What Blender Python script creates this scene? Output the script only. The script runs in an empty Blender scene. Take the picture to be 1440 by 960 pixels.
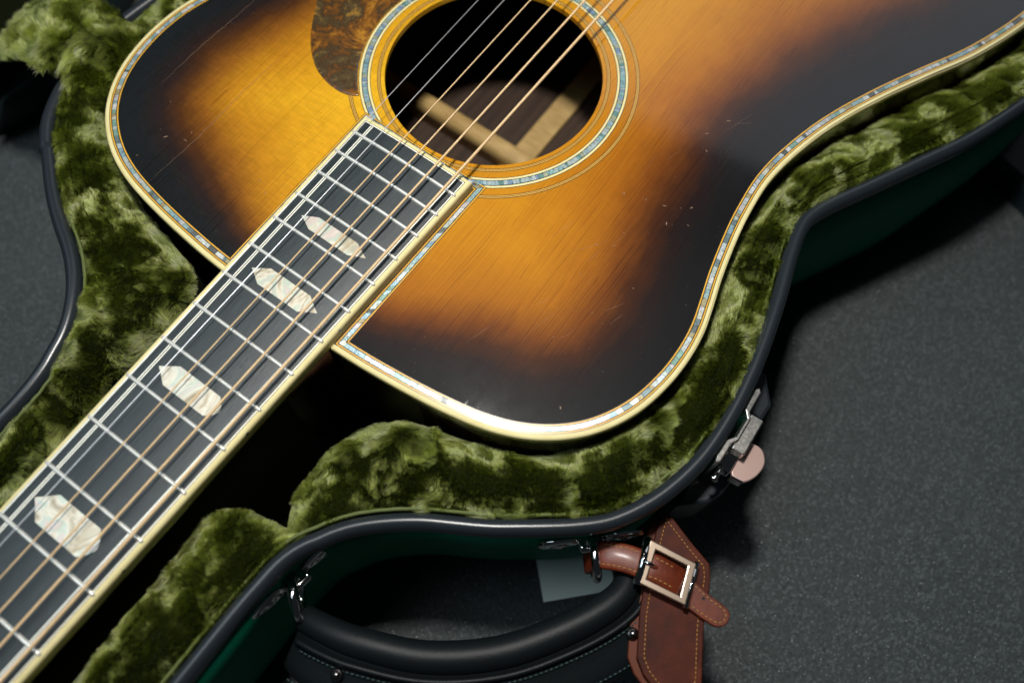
import bpy, math, random
import numpy as np
from mathutils import Vector, Matrix
random.seed(7); rng = np.random.default_rng(11)
S = bpy.context.scene
COL = S.collection
ZF = 130.0            # millimetres from the floor up to the fingerboard plane (z = 0 in guitar coordinates)

# ------------------------------------------------------------------ camera
def mm(p): return Vector((p[0]*.001, p[1]*.001, (p[2]+ZF)*.001))
cd = bpy.data.cameras.new('camera'); cam = bpy.data.objects.new('camera', cd); COL.objects.link(cam)
cd.sensor_width = 36; cd.sensor_fit = 'HORIZONTAL'; cd.lens = 28.62
cd.clip_start = .01; cd.clip_end = 50
X_ = Vector((0.58327271, -0.81223685, 0.00801497)); Y_ = Vector((-0.74995941, -0.5422887, -0.37879261)); Z_ = Vector((0.31201574, 0.21492849, -0.92544688))
cam.matrix_world = Matrix.Translation(mm((301.461874, -156.026452, 296.755542))) @ Matrix((X_, -Y_, -Z_)).transposed().to_4x4()
cd.dof.use_dof = True; cd.dof.focus_distance = .345; cd.dof.aperture_fstop = 4.6
S.camera = cam

# ------------------------------------------------------------------ world and lamps
w = bpy.data.worlds.new('World'); S.world = w; w.use_nodes = True
w.node_tree.nodes['Background'].inputs[0].default_value = (.72, .86, 1, 1)
w.node_tree.nodes['Background'].inputs[1].default_value = .012
def area(name, loc, size, power, col, target, shape='DISK'):
    l = bpy.data.lights.new(name, 'AREA'); l.shape = shape; l.size = size; l.energy = power; l.color = col
    o = bpy.data.objects.new(name, l); COL.objects.link(o); o.location = mm(loc)
    o.rotation_euler = (mm(target)-mm(loc)).to_track_quat('-Z', 'Y').to_euler(); return o
area('key_lamp', (439, -28, 490), .05, 3.75, (1, .97, .91), (450, -20, 0))
area('treble_softbox', (-50, 820, 1500), 1.0, 6.3, (.66,.87,1), (300, 0, 0), 'SQUARE')
area('strip_lamp', (150, 390, 1500), .32, 2.6, (.95,.97,1), (300, -30, 0), 'SQUARE')
area('ceiling_softbox', (2750, 250, 1700), 1.5, 5.5, (.86, .93, 1), (500, -100, 0), 'SQUARE')
S.view_settings.view_transform = 'Standard'; S.view_settings.look = 'None'
S.view_settings.exposure = 0; S.view_settings.gamma = 1
S.render.engine = 'CYCLES'

# ------------------------------------------------------------------ materials
def mat(name, col=(.5,.5,.5), rough=.5, metal=0, spec=.5, coat=0, coat_rough=.05, sheen=0):
    m = bpy.data.materials.new(name); m.use_nodes = True
    b = m.node_tree.nodes['Principled BSDF']
    b.inputs['Base Color'].default_value = (*col, 1); b.inputs['Roughness'].default_value = rough
    b.inputs['Metallic'].default_value = metal; b.inputs['Specular IOR Level'].default_value = spec
    b.inputs['Coat Weight'].default_value = coat; b.inputs['Coat Roughness'].default_value = coat_rough
    b.inputs['Sheen Weight'].default_value = sheen
    return m
class NT:
    def __init__(s, m): s.m = m; s.t = m.node_tree; s.b = s.t.nodes['Principled BSDF']
    def n(s, typ, **kw):
        nd = s.t.nodes.new(typ)
        for k, v in kw.items(): setattr(nd, k, v)
        return nd
    def l(s, a, b): s.t.links.new(a, b)
    def val(s, x, sock):
        if hasattr(x, 'links') or isinstance(x, bpy.types.NodeSocket): s.l(x, sock)
        else: sock.default_value = x
    def math(s, op, a, b=0, c=0, clamp=False):
        nd = s.n('ShaderNodeMath', operation=op, use_clamp=clamp)
        s.val(a, nd.inputs[0]); s.val(b, nd.inputs[1]); s.val(c, nd.inputs[2]); return nd.outputs[0]
    def mm(s, sc=(1,1,1), loc=(0,0,0), rot=(0,0,0)):   # object coordinates in millimetres, then scaled
        tc = s.n('ShaderNodeTexCoord'); mp = s.n('ShaderNodeMapping')
        mp.inputs['Scale'].default_value = [1000*k for k in sc]; mp.inputs['Location'].default_value = loc
        mp.inputs['Rotation'].default_value = rot
        s.l(tc.outputs['Object'], mp.inputs[0]); return mp.outputs[0]
    def noise(s, vec, scale=1, detail=3, rough=.5, dist=0):
        nd = s.n('ShaderNodeTexNoise'); s.l(vec, nd.inputs['Vector'])
        nd.inputs['Scale'].default_value = scale; nd.inputs['Detail'].default_value = detail
        nd.inputs['Roughness'].default_value = rough; nd.inputs['Distortion'].default_value = dist
        return nd.outputs['Fac']
    def ramp(s, fac, stops, interp='LINEAR'):
        nd = s.n('ShaderNodeValToRGB'); nd.color_ramp.interpolation = interp
        e = nd.color_ramp.elements
        while len(e) < len(stops): e.new(.5)
        for el, (p, c) in zip(e, stops):
            el.position = p; el.color = (*c, 1) if len(c) == 3 else c
        s.val(fac, nd.inputs[0]); return nd.outputs[0]
    def mix(s, fac, a, b, mode='MIX'):
        nd = s.n('ShaderNodeMix', data_type='RGBA', blend_type=mode)
        s.val(fac, nd.inputs[0])
        for v, k in ((a, 6), (b, 7)):
            if isinstance(v, tuple): nd.inputs[k].default_value = (*v, 1)
            else: s.l(v, nd.inputs[k])
        return nd.outputs[2]
    def bump(s, h, strength=.3, dist=.0002, sock='Normal'):
        nd = s.n('ShaderNodeBump'); nd.inputs['Strength'].default_value = strength; nd.inputs['Distance'].default_value = dist
        s.l(h, nd.inputs['Height']); s.l(nd.outputs[0], s.b.inputs[sock]); return nd
def g(v): return (v, v, v)

ivory = mat('aged_ivoroid', (.78,.68,.36), .55, spec=.12)
k = NT(ivory); k.l(k.mix(k.noise(k.mm(), .12, 4), (.68,.62,.35), (.54,.46,.2)), k.b.inputs['Base Color'])
white_line = mat('white_line', (.75,.75,.66), .3, coat=.4)
amber = mat('amber_line', (.62,.33,.035), .3, coat=.8, coat_rough=.08)
black_line = mat('black_line', (.008,.007,.007), .3, coat=.6)
ring_wood = mat('amber_ring_wood', (.55,.3,.05), .35, coat=.8)
nickel = mat('nickel_silver', (.8,.8,.75), .3, .5)
k = NT(nickel); k.l(k.math('MULTIPLY_ADD', k.noise(k.mm(), 2, 3), .25, .08), k.b.inputs['Roughness'])
steel = mat('plain_steel', (.75,.76,.8), .4, .8)
chrome = mat('chrome', (.82,.8,.78), .06, 1)
chrome_worn = mat('worn_chrome', (.8,.78,.74), .16, 1)
k = NT(chrome_worn); k.l(k.math('MULTIPLY_ADD', k.noise(k.mm(), .7, 3, .5), .12, .2), k.b.inputs['Roughness'])

bronze = mat('bronze_winding', (.92,.62,.3), .36, .3)
k = NT(bronze)
wv = k.n('ShaderNodeTexWave', wave_type='BANDS', bands_direction='X', wave_profile='SIN'); k.l(k.mm(), wv.inputs[0]); wv.inputs['Scale'].default_value = .314/.38
k.bump(wv.outputs['Fac'], .9, .00012)
k.l(k.mix(wv.outputs['Fac'], (.62,.4,.2), (1,.76,.45)), k.b.inputs['Base Color'])

ebony = mat('ebony', (.02,.022,.024), .42, spec=.5)
k = NT(ebony)
st = k.noise(k.mm((.06, 1.3, 1)), 1.5, 5, .65)
dust = k.noise(k.mm((.9, 1.4, 1)), 1.3, 2, .6)
c = k.ramp(st, [(.3, (.008,.012,.014)), (.55, (.016,.024,.028)), (.75, (.032,.045,.05))])
spk = k.math('GREATER_THAN', dust, .735)
c = k.mix(k.math('MULTIPLY', spk, .5), c, (.2,.18,.13))
k.l(c, k.b.inputs['Base Color'])
k.l(k.math('MULTIPLY_ADD', k.noise(k.mm((.3, 1.6, 1)), .6, 4, .7), .3, .26), k.b.inputs['Roughness'])
k.bump(k.noise(k.mm((.12, 2.4, 1)), 1.6, 4, .7), .35, .00025)

# spruce top with the burst: mesh attribute 'edge' is the distance in mm to the rim of the top
spruce = mat('sunburst_spruce', (.4,.2,.02), .5, coat=1, coat_rough=.09, spec=.08)
k = NT(spruce)
at = k.n('ShaderNodeAttribute', attribute_name='edge')
P = k.mm()
warp = k.noise(P, .045, 3, .55); warp2 = k.noise(k.mm((.08, .5, 1)), 1, 3, .6)
e = k.math('ADD', at.outputs['Fac'], k.math('MULTIPLY', k.math('SUBTRACT', warp, .5), 10))
e = k.math('ADD', e, k.math('MULTIPLY', k.math('SUBTRACT', warp2, .5), 6))
e = k.math('DIVIDE', e, 100, clamp=True)
burst = k.ramp(e, [(0,(.006,.008,.011)),(.15,(.007,.008,.010)),(.25,(.014,.008,.008)),(.34,(.05,.017,.005)),(.44,(.16,.055,.006)),(.58,(.33,.135,.007)),(.78,(.44,.21,.009)),(1,(.50,.26,.012))])
sx = k.n('ShaderNodeSeparateXYZ'); k.l(P, sx.inputs[0])
treb = k.math('MULTIPLY_ADD', sx.outputs['Y'], .02, .35, clamp=True)      # the bookmatched treble half is yellower
burst = k.mix(treb, k.mix(1., burst, (1,.86,.8), 'MULTIPLY'), k.mix(1., burst, (1.22,1.34,1.2), 'MULTIPLY'))
# growth lines along the neck axis
gv = k.n('ShaderNodeCombineXYZ')
k.l(k.math('MULTIPLY', sx.outputs['X'], .002), gv.inputs[0])
yd = k.math('ADD', sx.outputs['Y'], k.math('MULTIPLY', k.noise(k.mm((.006, .03, 1)), 1, 3), 9))
yd = k.math('ADD', yd, k.math('MULTIPLY', k.noise(k.mm((.002, .33, 1)), 1, 3, .6), 4.5))
k.l(yd, gv.inputs[1])
wv = k.n('ShaderNodeTexWave', wave_type='BANDS', bands_direction='Y', wave_profile='SAW'); k.l(gv.outputs[0], wv.inputs[0]); wv.inputs['Scale'].default_value = .314/1.1
line = k.ramp(wv.outputs['Fac'], [(0, g(0)), (.6, g(.12)), (.93, g(1)), (1, g(0))])
fine = k.noise(k.mm((.007, 2.2, 1)), 1, 4, .7)
lw = k.noise(k.mm((.01, .05, 1)), 1, 3, .6)
gl = k.math('MULTIPLY', line, k.math('MULTIPLY_ADD', lw, 2.4, -.55, clamp=True))
c = k.mix(k.math('MULTIPLY', gl, .68), burst, k.mix(1., burst, (.42,.3,.2), 'MULTIPLY'))
c = k.mix(k.math('MULTIPLY', fine, .5), c, k.mix(1., c, (.72,.62,.5), 'MULTIPLY'))
silk = k.noise(k.mm((.55, .14, 1), rot=(0,0,.25)), 1, 4, .6, .6)          # cross-grain silk
sk = k.ramp(silk, [(.4, g(0)), (.68, g(1))])
c = k.mix(k.math('MULTIPLY', sk, k.math('MULTIPLY_ADD', treb, .35, .1)), c, k.mix(1., c, (1.45,1.4,1.7), 'MULTIPLY'))
blot = k.noise(P, .018, 4, .6)
c = k.mix(k.ramp(blot, [(.45, g(0)), (.7, g(.45))]), c, k.mix(1., c, (.72,.55,.4), 'MULTIPLY'))
# small chips and fine scratches in the lacquer
vo = k.n('ShaderNodeTexVoronoi'); k.l(k.mm((.085, .07, 1), rot=(0,0,.5)), vo.inputs['Vector']); vo.inputs['Randomness'].default_value = 1
chipn = k.noise(P, 1.5, 4, .8)
chip = k.math('LESS_THAN', k.math('ADD', vo.outputs['Distance'], k.math('MULTIPLY', chipn, .13)), .1)
pick = k.math('GREATER_THAN', vo.outputs['Color'], .5)
chip = k.math('MULTIPLY', chip, pick)
c = k.mix(k.math('MULTIPLY', chip, .75), c, (.3,.2,.13))
dusts = k.math('GREATER_THAN', k.noise(k.mm((.8,.8,1)), 1.6, 1), .81)
c = k.mix(k.math('MULTIPLY', dusts, .5), c, (.36,.33,.27))
k.l(c, k.b.inputs['Base Color'])
sc1 = k.noise(k.mm((.05, 4, 1), rot=(0,0,.9)), 1, 2); sc2 = k.noise(k.mm((.05, 5, 1), rot=(0,0,-.6)), 1, 2); sc3 = k.noise(k.mm((4, .06, 1), rot=(0,0,.2)), 1, 2)
scr = k.math('MAXIMUM', k.math('MAXIMUM', k.ramp(sc1, [(.68, g(0)), (.74, g(1))]), k.ramp(sc2, [(.70, g(0)), (.75, g(1))])), k.ramp(sc3, [(.7, g(0)), (.75, g(1))]))
orange = k.noise(P, .35, 4, .6)
hgt = k.math('ADD', k.math('MULTIPLY', scr, -.05), k.math('MULTIPLY', orange, .5))
hgt = k.math('ADD', hgt, k.math('MULTIPLY', gl, -.35)); hgt = k.math('ADD', hgt, k.math('MULTIPLY', chip, -3))
bp = k.bump(hgt, .3, .00003, 'Coat Normal'); bp2 = k.bump(hgt, .5, .00006)
k.l(k.math('MULTIPLY_ADD', k.noise(P, .06, 5, .7), .09, .03), k.b.inputs['Coat Roughness'])

rosewood = mat('dark_rosewood', (.02,.008,.005), .25, coat=1, coat_rough=.03)
k = NT(rosewood); k.l(k.ramp(k.noise(k.mm((.03, .03, .6)), 1, 4), [(.35,(.006,.003,.002)),(.65,(.035,.012,.006))]), k.b.inputs['Base Color'])
inner_wood = mat('inside_rosewood', (.09,.045,.03), .7)
k = NT(inner_wood); k.l(k.ramp(k.noise(k.mm((.01, .25, .6)), 1, 4), [(.35,(.02,.009,.004)),(.65,(.05,.024,.011))]), k.b.inputs['Base Color'])
raw_spruce = mat('raw_spruce_brace', (.58,.4,.17), .6)
k = NT(raw_spruce); k.l(k.ramp(k.noise(k.mm((.2, .04, .6)), 2, 4), [(.35,(.36,.23,.08)),(.65,(.46,.31,.12))]), k.b.inputs['Base Color'])
mahogany = mat('dark_mahogany', (.03,.01,.006), .3, coat=1)

def abalone_mat(name, attr=True, white=0.):
    m = mat(name, (.6,.6,.6), .3, coat=.2, coat_rough=.1); k = NT(m)
    n1 = k.noise(k.mm(), .55, 5, .7, 1.5); n2 = k.noise(k.mm(), 1.3, 5, .75, 2)
    hue = k.n('ShaderNodeAttribute', attribute_name='tint')
    base = hue.outputs['Color']
    v = k.ramp(n2, [(.36, (.3,.31,.3)), (.45, (.6,.62,.6)), (.56, (1.3,1.28,1.25)), (.66, (.75,.85,.95))])
    c = k.mix(1., base, v, 'MULTIPLY')
    c = k.mix(k.ramp(n1, [(.56, g(0)), (.66, g(.5))]), c, (.2,.5,.52)) if attr else c
    c = k.mix(1., c, (.72,.72,.72), 'MULTIPLY'); k.l(c, k.b.inputs['Base Color']); k.b.inputs['Metallic'].default_value = .35
    k.bump(n2, .35, .0002); return m
abalone = abalone_mat('abalone')
pearl = mat('mother_of_pearl', (.85,.84,.78), .28, coat=.35, coat_rough=.05)
k = NT(pearl)
n1 = k.noise(k.mm((.5,1,1)), .085, 4, .55, 2.2)
wv = k.n('ShaderNodeTexWave', wave_type='RINGS'); k.l(k.mm((.9,.6,1)), wv.inputs[0]); wv.inputs['Scale'].default_value = .05; wv.inputs['Distortion'].default_value = 9; wv.inputs['Detail'].default_value = 3
wv.inputs['Detail Scale'].default_value = .9
c = k.ramp(n1, [(.3,(.26,.21,.12)),(.4,(.45,.4,.3)),(.48,(.64,.6,.5)),(.54,(.42,.5,.42)),(.62,(.55,.46,.42)),(.72,(.62,.6,.54))])
c = k.mix(k.ramp(wv.outputs['Fac'], [(.0, g(.5)), (.25, g(0)), (1, g(0))]), c, (.3,.24,.13))
k.l(c, k.b.inputs['Base Color']); k.b.inputs['Metallic'].default_value = .12
k.bump(wv.outputs['Fac'], .2, .0002)

tortoise = mat('tortoiseshell', (.1,.03,.01), .2, coat=1, coat_rough=.12)
k = NT(tortoise)
n1 = k.noise(k.mm((1,.7,1), rot=(0,0,.6)), .032, 6, .66, 2.2); n2 = k.noise(k.mm(), .22, 4, .7, 1)
c = k.ramp(k.math('ADD', k.math('MULTIPLY', n1, .75), k.math('MULTIPLY', n2, .25)), [(.36,(.36,.17,.02)),(.43,(.16,.06,.01)),(.5,(.045,.026,.012)),(.56,(.07,.048,.02)),(.63,(.36,.18,.025))])
k.l(c, k.b.inputs['Base Color']); k.l(k.math('MULTIPLY_ADD', n2, .3, .02), k.b.inputs['Coat Roughness'])

rim_mat = mat('black_vinyl_edging', (.013,.017,.022), .3, spec=.5)
k = NT(rim_mat); k.bump(k.noise(k.mm(), 1.2, 4, .6), .12, .0002)
shell_mat = mat('green_case_shell', (.004,.062,.034), .6, spec=.12)
k = NT(shell_mat); sp = k.noise(k.mm(), 1.6, 3, .7)
k.l(k.ramp(sp, [(.3,(.001,.13,.075)),(.7,(.003,.25,.14))]), k.b.inputs['Base Color']); k.bump(sp, .6, .0004)
vinyl = mat('black_handle_leather', (.004,.006,.007), .45, spec=.18)
k = NT(vinyl); k.bump(k.noise(k.mm(), 1, 5, .65), .3, .0004)
thread_dark = mat('dark_thread', (.012,.03,.028), .6)
leather = mat('chestnut_leather', (.2,.042,.014), .42, spec=.35, coat=.12, coat_rough=.2)
k = NT(leather); n1 = k.noise(k.mm(), .12, 5, .65); n2 = k.noise(k.mm(), 2.2, 4, .7)
k.l(k.ramp(n1, [(.3,(.055,.008,.002)),(.55,(.105,.016,.004)),(.8,(.17,.03,.007))]), k.b.inputs['Base Color']); k.bump(n2, .35, .0003)
leather_panel_mat = mat('dark_brown_leather', (.06,.014,.006), .55, spec=.15)
k = NT(leather_panel_mat); n1 = k.noise(k.mm(), .1, 5, .65); n2 = k.noise(k.mm(), 1.6, 4, .7)
k.l(k.ramp(n1, [(.3,(.028,.005,.002)),(.6,(.058,.01,.0035)),(.85,(.1,.019,.006))]), k.b.inputs['Base Color']); k.bump(n2, .4, .0003)
leather_edge = mat('burnished_leather_edge', (.09,.02,.008), .5, spec=.2)
thread_gold = mat('golden_thread', (.34,.16,.035), .6)
dark_metal = mat('tarnished_metal', (.25,.24,.23), .25, 1)
buckle_mat = mat('worn_nickel_buckle', (.4,.31,.24), .3, .85)
lever_mat = mat('pink_reflection_chrome', (.58,.4,.35), .3, .65)  # pinkish reflection on the chrome lever put into its base colour
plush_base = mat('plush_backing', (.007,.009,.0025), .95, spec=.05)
dark_plastic = mat('dark_case_and_unlit_lid', (.006,.014,.017), .45)

fur_mat = bpy.data.materials.new('olive_plush_fibre'); fur_mat.use_nodes = True
nt = fur_mat.node_tree; nt.nodes.clear()
out = nt.nodes.new('ShaderNodeOutputMaterial'); hb = nt.nodes.new('ShaderNodeBsdfHairPrincipled')
hb.parametrization = 'COLOR'; hb.inputs['Roughness'].default_value = .24; hb.inputs['Radial Roughness'].default_value = .4
hb.inputs['Coat'].default_value = .3
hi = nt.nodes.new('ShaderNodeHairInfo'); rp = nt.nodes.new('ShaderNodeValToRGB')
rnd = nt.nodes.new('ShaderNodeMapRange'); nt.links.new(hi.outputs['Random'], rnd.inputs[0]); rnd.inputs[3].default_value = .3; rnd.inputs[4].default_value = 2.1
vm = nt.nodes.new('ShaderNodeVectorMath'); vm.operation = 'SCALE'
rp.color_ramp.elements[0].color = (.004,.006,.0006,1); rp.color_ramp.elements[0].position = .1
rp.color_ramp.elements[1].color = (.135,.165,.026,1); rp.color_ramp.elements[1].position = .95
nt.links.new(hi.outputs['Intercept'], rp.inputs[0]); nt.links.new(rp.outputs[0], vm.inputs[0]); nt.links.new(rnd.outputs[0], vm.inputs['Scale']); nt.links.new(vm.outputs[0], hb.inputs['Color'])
nt.links.new(hb.outputs[0], out.inputs[0])

floor_mat = mat('charcoal_carpet', (.05,.055,.055), .7)
k = NT(floor_mat)
n1 = k.noise(k.mm(), .5, 4, .75); n2 = k.noise(k.mm(), .012, 4, .6)
c = k.ramp(n1, [(.3,(.02,.025,.026)),(.7,(.075,.088,.09))])
c = k.mix(n2, c, k.mix(1., c, (.7,.75,.75), 'MULTIPLY')); k.l(c, k.b.inputs['Base Color']); k.bump(n1, 1, .0015)
grit_mat = mat('glossy_carpet_loops', (.06,.07,.073), .6, spec=.25)
glint_mat = mat('shiny_carpet_fleck', (.34,.37,.38), .3, .8)

# ------------------------------------------------------------------ mesh helpers (all input in millimetres)
def link(name, me, m, parent=None, smooth=False, **props):
    if m is not None: me.materials.append(m)
    if smooth: me.polygons.foreach_set('use_smooth', [True]*len(me.polygons))
    o = bpy.data.objects.new(name, me); COL.objects.link(o)
    if parent is not None:
        o.parent = parent; o.matrix_parent_inverse = WM[parent.name].inverted()
    WM[o.name] = Matrix.Identity(4)
    for kk, v in props.items(): o[kk] = v
    return o
WM = {}
def mesh(name, V, F, m, parent=None, smooth=False, **props):
    V = np.asarray(V, float).copy(); V[:, 2] += ZF; V *= .001
    me = bpy.data.meshes.new(name); me.from_pydata(V.tolist(), [], F); me.update()
    return link(name, me, m, parent, smooth, **props)
def empty(name, loc, label, cat, group=None):
    o = bpy.data.objects.new(name, None); COL.objects.link(o); o.location = mm(loc); o.empty_display_size = .02
    WM[o.name] = Matrix.Translation(mm(loc)); o['label'] = label; o['category'] = cat
    if group: o['group'] = group
    return o
class B:                                       # collects pieces of one mesh
    def __init__(s): s.V = []; s.F = []
    def add(s, V, F):
        n = len(s.V); s.V += [tuple(v) for v in V]; s.F += [tuple(i+n for i in f) for f in F]
    def make(s, name, m, parent=None, smooth=False, **props): return mesh(name, s.V, s.F, m, parent, smooth, **props)
def catmull(pts, n, closed=False):
    P = np.array(pts, float); N = len(P)
    idx = (lambda i: i % N) if closed else (lambda i: min(max(i, 0), N-1))
    out = []
    for i in range(N if closed else N-1):
        a, b, c, d = P[idx(i-1)], P[idx(i)], P[idx(i+1)], P[idx(i+2)]
        for t in np.linspace(0, 1, n, endpoint=False):
            out.append(.5*((2*b)+(-a+c)*t+(2*a-5*b+4*c-d)*t*t+(-a+3*b-3*c+d)*t**3))
    if not closed: out.append(P[-1])
    return np.array(out)
def resample(P, step, closed=False):
    if closed: P = np.vstack([P, P[:1]])
    d = np.r_[0, np.cumsum(np.linalg.norm(np.diff(P, axis=0), axis=1))]
    n = max(2, int(d[-1]/step)); s = np.linspace(0, d[-1], n+1)
    Q = np.stack([np.interp(s, d, P[:, i]) for i in range(P.shape[1])], 1)
    return Q[:-1] if closed else Q
def normals2(P, closed):                       # left-hand mitred normals of a 2-D path
    N = len(P)
    if closed: T = np.roll(P, -1, 0)-P
    else: T = np.vstack([P[1:]-P[:-1], P[-1:]-P[-2:-1]])
    T = T/np.linalg.norm(T, axis=1)[:, None]
    L = np.stack([-T[:, 1], T[:, 0]], 1)
    Lp = np.roll(L, 1, 0)
    if not closed: Lp[0] = L[0]
    M = L+Lp; M /= np.linalg.norm(M, axis=1)[:, None]
    return M/np.maximum(.5, (M*L).sum(1))[:, None]
def sweep(P, prof, closed=False, cap=False, zf=None, loop=False):     # prof: (offset to the left, z)
    P = np.asarray(P, float)[:, :2]; M = normals2(P, closed); n = len(prof); N = len(P); V = []
    for i in range(N):
        for off, z in prof:
            q = P[i]+M[i]*off
            V.append((q[0], q[1], z+(zf(q[0], q[1]) if zf else 0)))
    F = []
    for i in range(N if closed else N-1):
        j = (i+1) % N
        for kx in range(n if loop else n-1):
            k2 = (kx+1) % n
            F.append((i*n+kx, j*n+kx, j*n+k2, i*n+k2))
    if cap and not closed: F += [tuple(range(n)), tuple(reversed(range((N-1)*n, N*n)))]
    return V, F
def tube(P, r, n=8, closed=False, cap=True, rz=None):
    P = np.asarray(P, float); N = len(P); V = []; F = []
    r = np.broadcast_to(r, (N,))
    prev = None
    for i in range(N):
        a = P[(i-1) % N] if (closed or i > 0) else P[i]; b = P[(i+1) % N] if (closed or i < N-1) else P[i]
        t = (b-a)/np.linalg.norm(b-a)
        if prev is None: u = np.cross(t, (0, 0, 1)) if abs(t[2]) < .9 else np.cross(t, (1, 0, 0))
        else: u = prev-t*np.dot(prev, t)
        u /= np.linalg.norm(u); prev = u; v = np.cross(t, u)
        for q in range(n):
            an = 2*math.pi*q/n; V.append(P[i]+r[i]*(math.cos(an)*u+math.sin(an)*v))
    for i in range(N if closed else N-1):
        j = (i+1) % N
        for q in range(n): F.append((i*n+q, i*n+(q+1) % n, j*n+(q+1) % n, j*n+q))
    if cap and not closed: F += [tuple(reversed(range(n))), tuple(range((N-1)*n, N*n))]
    return V, F
def prism(P, z0, z1, bev=0.):                  # polygon (list of xy) extruded, upper edge optionally bevelled
    P = np.asarray(P, float)[:, :2]
    ar = .5*np.sum(P[:, 0]*np.roll(P[:, 1], -1)-np.roll(P[:, 0], -1)*P[:, 1])
    if ar < 0: P = P[::-1]
    M = normals2(P, True); N = len(P)
    rings = [(0, z0), (0, z1-bev), (bev*.35, z1-bev*.3), (bev, z1)] if bev else [(0, z0), (0, z1)]
    V = []; F = []
    for off, z in rings: V += [(*(P[i]+M[i]*off), z) for i in range(N)]
    for r in range(len(rings)-1):
        for i in range(N):
            j = (i+1) % N; F.append((r*N+i, r*N+j, (r+1)*N+j, (r+1)*N+i))
    F += [tuple(reversed(range(N))), tuple(range((len(rings)-1)*N, len(rings)*N))]
    return V, F
def box(c, s, rot=0, tilt=None):
    V = []
    for dz in (-.5, .5):
        for dx, dy in ((-.5,-.5),(.5,-.5),(.5,.5),(-.5,.5)):
            x, y = dx*s[0], dy*s[1]; cr, sr = math.cos(rot), math.sin(rot)
            V.append((c[0]+x*cr-y*sr, c[1]+x*sr+y*cr, c[2]+dz*s[2]))
    return V, [(3,2,1,0),(4,5,6,7),(0,1,5,4),(1,2,6,5),(2,3,7,6),(3,0,4,7)]
def bevel(o, wdt, seg=2):
    b = o.modifiers.new('bevel', 'BEVEL'); b.width = wdt*.001; b.segments = seg; b.limit_method = 'ANGLE'; return o
def tri(P):                                    # fill a 2-D polygon
    from mathutils.geometry import tessellate_polygon
    return [tuple(t) for t in tessellate_polygon([[Vector((*q[:2], 0)) for q in P]])]

# ------------------------------------------------------------------ the floor
FL = -ZF
me_floor = mesh('floor', [(-2500,-2500,FL),(3500,-2500,FL),(3500,2500,FL),(-2500,2500,FL)], [(0,1,2,3)], floor_mat, kind='structure')
def carpet_grit(name, n, rmin, rmax, m, lab, nl, tl=.35):
    x = rng.uniform(60, 900, n*3); y = rng.uniform(-480, -60, n*3)
    keep = (np.hypot(x-430, (y+150)) < 560)
    x = x[keep][:n]; y = y[keep][:n]
    x = np.r_[x, rng.uniform(120, 560, nl)]; y = np.r_[y, rng.uniform(150, 330, nl)]
    n = len(x); r = rng.uniform(rmin, rmax, n); h = r*rng.uniform(.6, 1.3, n); a = rng.uniform(0, 6.28, n)
    o = np.array([(1,0,0),(0,1,0),(-1,0,0),(0,-1,0),(0,0,1)], float)
    tilt = rng.normal(0, tl, (n, 2))
    V = np.zeros((n, 5, 3))
    V[:, :, 0] = x[:, None]+r[:, None]*(np.cos(a)[:, None]*o[:, 0]-np.sin(a)[:, None]*o[:, 1])
    V[:, :, 1] = y[:, None]+r[:, None]*(np.sin(a)[:, None]*o[:, 0]+np.cos(a)[:, None]*o[:, 1])
    V[:, :, 2] = FL+.05+h[:, None]*o[:, 2]
    V[:, 4, 0] += tilt[:, 0]*r; V[:, 4, 1] += tilt[:, 1]*r
    F = (np.arange(n)[:, None, None]*5+np.array([(0,1,4),(1,2,4),(2,3,4),(3,0,4)])).reshape(-1, 3)
    mesh(name, V.reshape(-1, 3), F.tolist(), m, None, True, kind='stuff', label=lab, category='carpet pile')
carpet_grit('carpet_loops', 60000, .5, 1.25, grit_mat, 'dull charcoal carpet loops all over the floor', 12000)
carpet_grit('carpet_glitter', 16000, .16, .34, glint_mat, 'tiny shiny flecks scattered in the charcoal carpet', 1500, .5)

# ------------------------------------------------------------------ guitar
guitar = empty('acoustic_guitar', (560, 0, -110), 'sunburst acoustic guitar with abalone edging lying on its back in a plush lined case', 'guitar')
ZT = -7.0
half = [(358,0),(358.6,20),(359.5,40),(360.6,53),(362,66),(364,80),(367,95),(371.5,108),(378,119.5),(387,130),(398,138),(411,143.7),(426,146.9),(440,147.7),(453,146.6),(465,143.8),(480,139.8),(500,135.8),(515,133.9),(532,133.2),(551,135.8),(575,142.3),(601,153.0),(626,165.5),(653,179.5),(687,191.5),(720,197.5),(752,199),(785,195.5),(815,185),(838,168),(852,145),(859,115),(862,75),(863.5,35),(864,0)]
hb_ = [(x, -y) for x, y in half]
outline = np.array(hb_ + [(x, y) for x, y in half[-2:0:-1]], float)
outline = resample(catmull(outline, 8, True), 3.0, True)
NO = len(outline)
def hw(x): return (43.2+11.75*x/322.6)/2.
def arch(x, y): return -(y*y)/812.
hc = np.array([508.5, 0.]); RH = 50.8
def in_notch(p): return p[0] < 364 and abs(p[1]) < hw(358)+.5
body_path = np.array([p for p in outline if not in_notch(p)])
i0 = int(np.argmax(np.linalg.norm(np.diff(np.vstack([body_path, body_path[:1]]), axis=0), axis=1)))
body_path = np.roll(body_path, -(i0+1), axis=0)            # starts at the bass joint, ends at the treble joint
body_path = np.vstack([[(358.8, -hw(358)-.1)], body_path, [(358.8, hw(358)+.1)]])

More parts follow.
